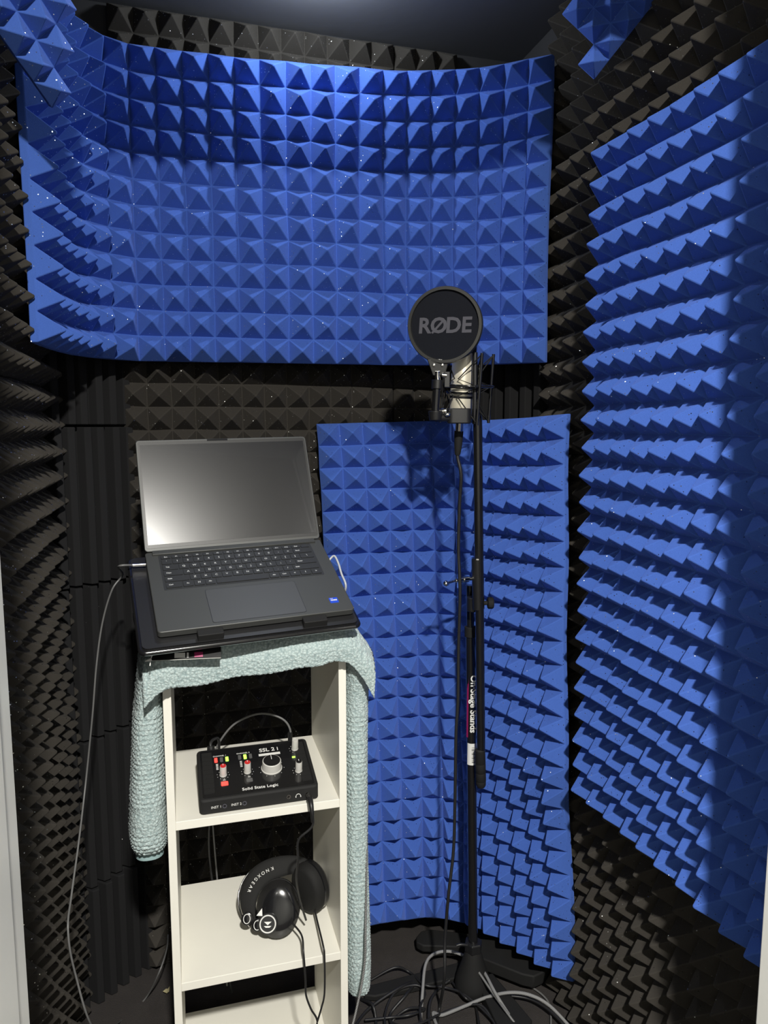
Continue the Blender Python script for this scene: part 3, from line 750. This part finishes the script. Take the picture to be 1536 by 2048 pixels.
c3 = cable('cable', [pj+Vector((0,-.004,0)), pj+Vector((.0,-.022,-.006)), pj+Vector((.001,-.027,-.04)), at(597,1680,Y=1.183), at(596,1720,Y=1.19), at(593,1760,Y=1.21), at(600,1800,Y=1.24), at(612,1840,Y=1.26)], .0020, M['cable'], 'black cable plugged into the headphone jack of the audio interface')
m = MB(); m.cyl(pj+Vector((0,.004,0)), pj+Vector((0,-.010,0)), .0046, seg=16); part(m, 'plug_collar', M['chrome'], c3, smooth=30)
m = MB(); m.tube([pj+Vector((0,-.008,0)), pj+Vector((0,-.020,-.006)), pj+Vector((.0005,-.026,-.018)), pj+Vector((.001,-.027,-.034))], lambda t: .0055-.0028*t, 12, smooth=5); part(m, 'plug', M['black'], c3, smooth=50)

# ------------------------------------------------------------------ microphone stand
bc = at(945, 1985, Z=.0); bc.z = 0
ms = empty('microphone_stand', bc); tag(ms, 'black boom microphone stand folded upright in front of the blue foam', 'microphone stand')
o_ = Matrix.Translation(-bc)
def mp(mb, name, mat, **k):
    mb.bm.transform(o_); return mb.build(name, mat, ms, **k)
bx = bc.x; by = bc.y
mp(MB().lathe([(.020,.004),(.036,.006),(.040,.018),(.040,.030),(.036,.045),(.030,.062),(.023,.085),(.0175,.105),(.016,.108)], 36, Matrix.Translation((bx,by,0))), 'base_cone', M['rubber'], smooth=40)
m = MB(); m.lathe([(.019,.104),(.0205,.107),(.0205,.124),(.019,.127)], 6, Matrix.Translation((bx,by,0))); mp(m, 'base_collar', M['black'], bevel=.001)
mp(MB().tube([(bx-.014,by-.004,.122),(bx-.030,by-.002,.126),(bx-.040,by,.124)], .0035, 10, smooth=3), 'lock_lever', M['black'], smooth=40)
zt = .915
tF = bx*math.sin(YAW)+by*math.cos(YAW); ttop = at(941, 1262, fwd=tF); tbot = Vector((bx,by,.10))
axp = lambda z: tbot.lerp(ttop, (z-.10)/(ttop.z-.10))
mp(MB().cyl(tbot, ttop, .0105, seg=20), 'lower_tube', M['gblack'], smooth=40)
mp(MB().cyl(axp(ttop.z-.012), axp(ttop.z+.010), .0128, seg=20), 'height_clutch', M['rubber'], smooth=40, bevel=.001)
mp(MB().cyl(axp(ttop.z), axp(ttop.z+.10), .0085, seg=20), 'upper_tube', M['gblack'], smooth=40)
# boom
piv = at(955, 1195, fwd=1.455); Btop = at(955, 818, fwd=1.425); dirb = (Btop-piv).normalized()
def along(py_len): return piv+dirb*py_len
Lt = (Btop-piv).length
low = at(962, 1505, fwd=1.475); 
mp(MB().cyl(low, Btop, .0092, seg=18), 'boom_tube', M['gblack'], smooth=40)
s0, s1 = at(957, 1218, fwd=1.456), at(955, 1117, fwd=1.449)
mp(MB().cyl(s0, s1, .0122, seg=22), 'boom_sleeve', M['black'], smooth=40, bevel=.001)
mp(MB().cyl(s1-Vector((0,0,.001)), s1+Vector((0,0,.0015)), .0124, seg=22), 'sleeve_rim', M['chrome'], smooth=40)
m = MB(); rt = Vector(RGT)
kc = at(965, 1206, fwd=1.455); m.cyl(kc, kc+rt*.014, .0045, seg=12); m.lathe([(.010,.010),(.0125,.012),(.0125,.020),(.010,.023)], 12, frame(kc, Vector((0,0,1)), rt)); mp(m, 'boom_knob', M['rubber'], smooth=30, bevel=.001)
m = MB(); pc = at(947, 1205, fwd=1.475); m.cyl(pc-Vector((0,0,.018)), pc+Vector((0,0,.012)), .0145, seg=20); mp(m, 'pivot_clamp', M['black'], smooth=30, bevel=.002)
t0, t1, t2 = at(944,1157,fwd=1.45), at(912,1161,fwd=1.425), at(892,1167,fwd=1.41)
m = MB(); m.cyl(t0, t1, .0040, seg=12); m.cyl(t0+(t1-t0)*.25, t0+(t1-t0)*.55, .0058, seg=12); m.cyl(t1, t2, .0022, seg=10); m.lathe([(.0008,-.006),(.005,-.0035),(.006,0),(.005,.0035),(.0008,.006)], 14, frame(t2, rt, Vector((0,0,1)))); mp(m, 'clutch_bolt', M['chrome'], smooth=50)
g0, g1 = at(960, 1497, fwd=1.474), at(962, 1573, fwd=1.482); gd = (g1-g0)
rr = [(0,.0085),(.03,.0108),(.36,.0112),(.38,.0104),(.40,.0112),(.60,.0112),(.62,.0104),(.64,.0112),(.82,.0112),(.84,.0104),(.86,.0110),(.95,.0105),(1,.0085)]
mp(MB().lathe([(r, t*gd.length) for t, r in rr], 20, frame(g0, rt, gd)), 'boom_grip', M['rubber'], smooth=30)
# labels on the lower tube
def on_tube(px, py): return at(px, py, fwd=(bx*math.sin(YAW)+by*math.cos(YAW))-.0112)
fz = -Vector((math.sin(YAW), math.cos(YAW), 0)).normalized()
za, zb = on_tube(942, 1340), on_tube(942, 1476)
text('lettering', 'On\u00B7Stage Stands', .0195, M['white'], ms, None, mat4=o_ @ Matrix.Translation(axp((za.z+zb.z)/2)+fz*.0112+rt*.0035) @ frame((0,0,0), Vector((0,0,-1)), fz), bold=.0005)
def wrap(z0, z1, a0, a1, mat, name):
    m = MB(); c = axp((z0+z1)/2)*1; c.z = 0; n = 10
    f = -fz
    pts = []
    for r_ in (.01075, .0111):
        row = []
        for k in range(n+1):
            a = math.radians(a0+(a1-a0)*k/n); dd = (fz*math.cos(a)+rt*math.sin(a)); row.append(c+dd*r_)
        pts.append(row)
    poly = [(p.x, p.y) for p in pts[0]]+[(p.x, p.y) for p in pts[1][::-1]]
    m.prism(poly, z0, z1); return mp(m, name, mat, smooth=30)
wrap(zb.z, za.z, -62, -38, M['magenta'], 'magenta_stripe')
q0, q1 = on_tube(942,1488).z, on_tube(942,1531).z
wrap(q1, q0, -60, 60, M['white'], 'barcode_sticker')
m = MB()
for k in range(12):
    z = q1+.006+(q0-q1-.012)*k/12; c = axp(z)*1; c.z = 0; c = c+fz*.0111+rt*.003; hw = .004
    p = c+Vector((0,0,z)); m.box((-hw,-.0002,0),(hw,.0003,.0006+.0008*(k % 3 == 0)), frame(p, rt, Vector((0,0,1))))
mp(m, 'barcode', M['black'])
# base arms
def arm(pxs, z, th, name='base_leg'):
    P3 = [at(x, y, Z=z) for x, y in pxs]; m = MB()
    m.prism([(p.x, p.y) for p in P3], z-th, z); mp(m, name, M['rubber'], smooth=30, bevel=.003)
arm([(958,1868),(990,1872),(1090,1908),(1100,1922),(1098,1932),(1085,1945),(1068,1953),(1045,1948),(960,1915)], .050, .030)
arm([(950,1868),(950,1894),(846,1891),(833,1884),(832,1874),(842,1862),(860,1858)], .040, .018)
arm([(925,1922),(935,1950),(750,1992),(728,1990),(730,1972)], .016, .014)
arm([(950,1955),(985,1945),(1065,2040),(1040,2075),(1000,2060)], .030, .026)

# ------------------------------------------------------------------ microphone, shock mount, pop filter
mF = 1.385
mc = at(924, 775, fwd=mF); axm = (at(930, 690, fwd=mF-.012)-at(920, 838, fwd=mF)).normalized()
mic = empty('microphone', mat=frame(mc, rt, axm)); tag(mic, 'pale nickel studio microphone held in a black shock mount', 'microphone')
part(MB().lathe([(.010,-.064),(.020,-.062),(.0215,-.058),(.0215,-.020),(.0205,-.0195),(.0205,-.016),(.0215,-.0155),(.0215,.062),(.0205,.064)], 40), 'body', M['nickel'], mic, smooth=30)
part(MB().lathe([(.0205,.063),(.0225,.066),(.0225,.098),(.018,.112),(.008,.119),(.001,.120)], 40), 'grille', M['mesh'], mic, smooth=40)
part(MB().lathe([(.0218,-.0195),(.0218,-.0160)], 40), 'base_ring', M['black'], mic, smooth=30)
part(MB().lathe([(.0072,-.088),(.0078,-.086),(.0078,-.066),(.009,-.062)], 24), 'connector', M['chrome'], mic, smooth=30)
smt = empty('shock_mount', mat=frame(at(934, 775, fwd=mF), rt, axm)); tag(smt, 'black wire-cage shock mount clamped around the microphone', 'shock mount')
def ring(r, z, w, cx=0): 
    return MB().tube([(cx+r*math.cos(2*PI*k/40), r*math.sin(2*PI*k/40), z) for k in range(40)], w, 8, loop=True)
off = -.012
part(ring(.0500, .004, .0022), 'outer_ring', M['gblack'], smt, smooth=50)
part(ring(.0270, .000, .0020, off), 'inner_ring', M['gblack'], smt, smooth=50); part(ring(.0262, -.010, .0020, off), 'inner_ring', M['gblack'], smt, smooth=50)
for a in (20, 110, 200, 290):
    t = math.radians(a); P0 = Vector((.051*math.cos(t), .051*math.sin(t), 0))
    part(MB().tube([P0+Vector((0,0,-.066)), P0+Vector((0,0,.064))], .0030, 8), 'post', M['gblack'], smt, smooth=50)
    for z0 in (.062, -.064):
        m = MB()
        for da in (-38, 38):
            tt_ = math.radians(a+da); q = Vector((off+.028*math.cos(tt_), .028*math.sin(tt_), z0*.25)); m.tube([P0+Vector((0,0,z0)), q, P0*.98+Vector((0,0,.003))], .0013, 6)
        part(m, 'elastic_cord', M['rubber'], smt, smooth=50)
sb = smt.matrix_world.inverted()
def lp(px, py, f): return sb @ at(px, py, fwd=f)
m = MB(); a = lp(950,705,mF-.03); b = lp(950,848,mF-.03); m.tube([a, b], .0048, 10); part(m, 'front_bar', M['black'], smt, smooth=40)
m = MB(); m.T = sb @ frame(at(916, 832, fwd=mF-.035), rt, Vector((0,0,1))); m.rbox((-.020,-.012,-.014),(.024,.02,.014), .010, 5); part(m, 'swivel_block', M['black'], smt, smooth=30, bevel=.002)
m = MB(); m.tube([lp(935,838,mF-.02), lp(950,836,mF+.02), lp(955,822,1.423)], .0075, 10, smooth=4); part(m, 'swivel_arm', M['black'], smt, smooth=40)
m = MB(); m.T = sb @ frame(at(890, 822, fwd=mF-.045), Vector((0,0,1)), rt*-1); m.lathe([(.002,-.004),(.005,-.002),(.0055,.004),(.003,.009)], 14); m.T = sb @ frame(at(896,829,fwd=mF-.05), Vector((0,0,1)), rt*-1); m.lathe([(.002,-.004),(.0035,-.002),(.0035,.004),(.002,.006)], 12); part(m, 'thumb_screw', M['chrome'], smt, smooth=40)

pF = 1.325
pn = facing(tilt_left=math.radians(14), tilt_up=math.radians(-2))
pf_ = empty('pop_filter', mat=frame(at(889, 650, fwd=pF), rt, pn)); tag(pf_, 'round black pop filter with grey lettering in front of the microphone', 'pop filter')
PR = .0665
part(MB().rings([[(r*math.cos(2*PI*k/64), r*math.sin(2*PI*k/64), z) for k in range(64)] for r, z in ((PR,.002),(PR+.0015,-.002),(PR+.0015,-.012),(PR-.001,-.015),(PR-.006,-.013),(PR-.006,-.002),(PR-.005,.002))], closed_ends=False, loop=True), 'rim', plain('grey_rim', (.028,.028,.027), .25), pf_, smooth=40)
part(MB().lathe([(PR-.0055,-.005),(PR-.0055,-.003)], 64), 'fabric_screen', plain('black_mesh_fabric', (.009,.010,.014), .9, bump=(900,.5,.0004), spec=.12), pf_, smooth=30)
for ch_, x_ in (('R', -.0375), ('O', -.0115), ('D', .0150), ('E', .0385)):
    text('lettering', ch_, .0375, M['greyprint'], pf_, (x_,-.0015,-.0026), bold=.0011, shear=.06)
m = MB(); m.T = Matrix.Translation((-.0118,-.0015,-.0025)) @ Matrix.Rotation(math.radians(47), 4, 'Z'); m.box((-.0165,-.0019,-.0002),(.0165,.0019,.0001)); part(m, 'lettering', M['greyprint'], pf_)
pi_ = pf_.matrix_world.inverted()
def pp(px, py, f): return pi_ @ at(px, py, fwd=f)
m = MB(); m.T = pi_ @ frame(at(877, 733, fwd=pF+.006), rt, facing()); m.prism([(-.021,.014),(-.010,-.016),(.011,-.016),(.020,.014)], -.003, .0), 
part(m, 'bracket', M['gblack'], pf_, bevel=.001)
for x in (868, 885): m = MB(); m.T = pi_ @ frame(at(x, 730, fwd=pF+.003), rt, facing()); m.lathe([(.0030,-.001),(.0026,.001),(.001,.0016)], 12); part(m, 'screw', M['chrome'], pf_, smooth=50)
m = MB(); m.T = pi_; m.tube([at(875,742,fwd=pF+.006), at(875,752,fwd=pF+.008), at(876,764,fwd=pF+.008)], .0048, 10); part(m, 'ball_joint', M['chrome'], pf_, smooth=40)
m = MB(); m.T = pi_; m.cyl(at(884,750,fwd=pF+.005), at(893,751,fwd=pF+.005), .0045, seg=12); part(m, 'joint_screw', M['chrome'], pf_, smooth=40)
m = MB(); m.T = pi_; m.box((-.005,-.003,-.016),(.005,.003,.012), frame(at(894,757,fwd=pF+.006), rt, Vector((0,0,1)))); part(m, 'joint_lever', M['black'], pf_, bevel=.001)
m = MB(); m.T = pi_; m.cyl(at(875,760,fwd=pF+.010), at(874,778,fwd=pF+.010), .0105, seg=20); part(m, 'arm_collar', M['black'], pf_, smooth=40, bevel=.001)
m = MB(); m.T = pi_; m.cyl(at(874,776,fwd=pF+.010), at(871,826,fwd=pF+.014), .0078, seg=20); part(m, 'arm', M['gblack'], pf_, smooth=40)
m = MB(); m.T = pi_; m.cyl(at(871,822,fwd=pF+.014), at(871,841,fwd=pF+.014), .0135, .011, seg=20); part(m, 'arm_knob', M['black'], pf_, smooth=40, bevel=.0015)
m = MB(); m.T = pi_; m.cyl(at(872,836,fwd=pF+.014), at(905,836,fwd=mF-.035), .0070, seg=14); part(m, 'arm_clamp', M['black'], pf_, smooth=40)

# ------------------------------------------------------------------ cables
fz0 = .0045
xb = mic.matrix_world @ Vector((0,0,-.088)); xd = (mic.matrix_world @ Vector((0,0,-.128))); xl = [xb, xd, at(922,950,fwd=1.395), at(919,1010,fwd=1.41), at(917,1100,fwd=1.42), at(920,1180,fwd=1.42), at(917,1300,fwd=1.43), at(916,1400,fwd=1.43), at(912,1470,fwd=1.43), at(910,1600,fwd=1.43), at(907,1700,fwd=1.43), at(897,1790,fwd=1.42), at(890,1880,fwd=1.42), at(889,1955,fwd=1.40), at(880,2010,Z=.01), at(872,2050,Z=fz0), at(850,2090,Z=fz0), at(900,2120,Z=fz0)]
cx_ = cable('microphone_cable', xl, .0033, M['cable'], 'black cable hanging from the microphone down to the floor', k=8)
m = MB(); m.tube([xb+Vector((0,0,.006)), xb.lerp(xd,.5), xd], lambda t: .0085-.0035*t*t, 16, smooth=4); part(m, 'connector', M['rubber'], cx_, smooth=40)
A = lambda x, y, z=.006: at(x, y, Z=z)
cable('cable', [A(835,2100), A(842,2030), A(845,1985,.03), A(851,1930,.05), A(868,1908,.055), A(900,1903,.055), A(935,1915,.05), A(965,1940,.06), A(990,1985,.055), A(1015,2025,.03), A(1045,2070)], .0036, M['braid'], 'thick grey braided cable looping upright beside the stand base', k=8)
cable('cable', [A(900,2110), A(866,2030), A(885,2030,.012), A(930,2012,.02), A(975,1994,.03), A(1020,1985,.04), A(1060,1990,.04), A(1100,2012,.03), A(1150,2065)], .0036, M['braid'], 'thick grey braided cable crossing the floor toward the right wall', k=8)
cable('cable', [A(975,1935,.03), A(1010,1942,.02), A(1050,1966), A(1085,1990), A(1100,2015), A(1102,2070)], .0022, M['gcable'], 'thin grey cable curving off the right base leg', k=8)
cable('cable', [A(958,1945,.07), A(985,1985,.05), A(1010,2020,.04), A(1040,2060,.02)], .0026, M['gcable'], 'short grey cable running down the front base leg', k=6)
rnd = random.Random(3)
blk = [([(742,1960),(790,1935),(820,1945),(850,1970),(890,1975),(930,1990),(985,2040),(1000,2080)], 'black cable arching left of the stand base'),
 ([(700,2070),(735,2020),(800,1975),(830,1965),(812,1990),(780,2030),(790,2060)], 'black cable curling past the towel hem'),
 ([(775,2080),(770,2030),(790,1985),(830,1970),(850,1985),(840,2020),(850,2080)], 'black cable loop standing between shelf and stand'),
 ([(722,1998),(745,2010),(752,2045),(748,2080)], 'short black cable bend beside the shelf foot'),
 ([(730,2040),(780,2035),(820,2030),(850,2018),(815,2018),(785,2045),(830,2050),(900,2020),(960,2010),(990,2050)], 'tangled black cable lying at the frame bottom'),
 ([(900,1960),(880,1975),(862,2000),(858,2040),(866,2080)], 'black cable hanging in front of the stand base'),
 ([(905,1965),(930,1995),(950,2010),(960,2060)], 'black cable splitting right in front of the stand base'),
 ([(1000,1990),(1060,1998),(1110,2030),(1150,2080)], 'black cable on the carpet right of the stand')]
for i, (pts, lb) in enumerate(blk):
    cable('cable', [A(x, y, .005+.022*abs(math.sin(j*1.7+i))) for j, (x, y) in enumerate(pts)], .0026+.0006*(i % 2), M['cable'], lb, k=8)
# striped lead running down the towel edge
cable('cable', [at(735,1600,Y=1.235), at(733,1700,Y=1.21), at(732,1800,Y=1.20), at(731,1870,Y=1.185), at(730,1920,Y=1.18), at(724,1965,Y=1.175), at(716,2005,Y=1.165), at(705,2050,Y=1.15), at(690,2090,Y=1.13)], .0020, M['braid2'], 'striped grey lead running down the right edge of the towel')
# thin charger lead at the laptop's left
pl0 = lapM @ Vector((-.001, .186, -.005)); pl1 = lapM @ Vector((-.022, .187, -.005))
cc = cable('charging_cable', [pl1, lapM @ Vector((-.045,.188,-.006)), at(245,1150,fwd=1.34), at(224,1180,fwd=1.34), at(205,1245,fwd=1.34), at(193,1330,fwd=1.33), at(185,1430,fwd=1.32), at(172,1560,fwd=1.31), at(158,1680,fwd=1.24), at(143,1790,fwd=1.17), at(136,1860,fwd=1.12), at(150,1945,fwd=1.12), at(190,2060,fwd=1.15), at(240,2043,Z=.004), at(290,1998,Z=.004), at(318,1945,fwd=1.45), at(333,1900,fwd=1.50), at(336,1870,fwd=1.55)], .0018, M['gcable'], 'thin grey charging cable looping down left of the laptop', k=10)
m = MB(); m.cyl(pl0, pl1, .0032, seg=12); part(m, 'plug', M['chrome'], cc, smooth=40)
# pale lead at the laptop's right edge
r0 = lapM @ Vector((LW+.001,.150,-.005))
cable('cable', [r0, lapM @ Vector((LW+.010,.152,.002)), lapM @ Vector((LW+.013,.135,-.002)), lapM @ Vector((LW+.012,.110,-.008)), lapM @ Vector((LW+.014,.085,-.02)), lapM @ Vector((LW+.010,.10,-.06)), lapM @ Vector((LW-.01,.16,-.12))], .0020, plain('pale_cable', (.45,.47,.5), .3), 'short pale lead bending out of the laptop right side', k=6)
# scrap on the floor by the left wall
m = MB(); p = at(333,1980,Z=.012); m.T = frame(p, Vector((1,.3,.2)), Vector((0,-.4,1))); m.prism([(-.008,.001),(-.002,-.007),(.004,-.006),(.009,.004),(.003,.001),(0,.003)], -.0006, .0006)
tag(m.build('paper_scrap', plain('yellowish_scrap', (.33,.29,.16), .8)), 'tiny yellowish paper scrap beside the foot of the shelf', 'scrap')

# ------------------------------------------------------------------ lights
def area(name, loc, size, power, col, rot=(0,0,0), spread=PI, shape='DISK'):
    l = bpy.data.lights.new(name, 'AREA'); l.shape = shape; l.size = size; l.energy = power; l.color = col; l.spread = spread
    o = bpy.data.objects.new(name, l); C.objects.link(o); o.location = loc; o.rotation_euler = rot
    return o
pl_ = bpy.data.lights.new('closet_lamp_light', 'POINT'); pl_.energy = 4.6; pl_.color = (.86, .93, 1); pl_.shadow_soft_size = .022
po_ = bpy.data.objects.new('closet_lamp_light', pl_); C.objects.link(po_); po_.location = at(640, -60, Z=ZC-.032)
area('hall_lamp_light', (.09, -.80, 2.42), .11, 112, (1, .97, .90))
w = bpy.data.worlds.new('world'); bpy.context.scene.world = w; w.use_nodes = True
w.node_tree.nodes['Background'].inputs['Color'].default_value = (.01, .01, .012, 1)
vs = bpy.context.scene.view_settings
vs.view_transform = 'Standard'; vs.look = 'None'; vs.gamma = 1; vs.exposure = 0.30; vs.use_curve_mapping = False
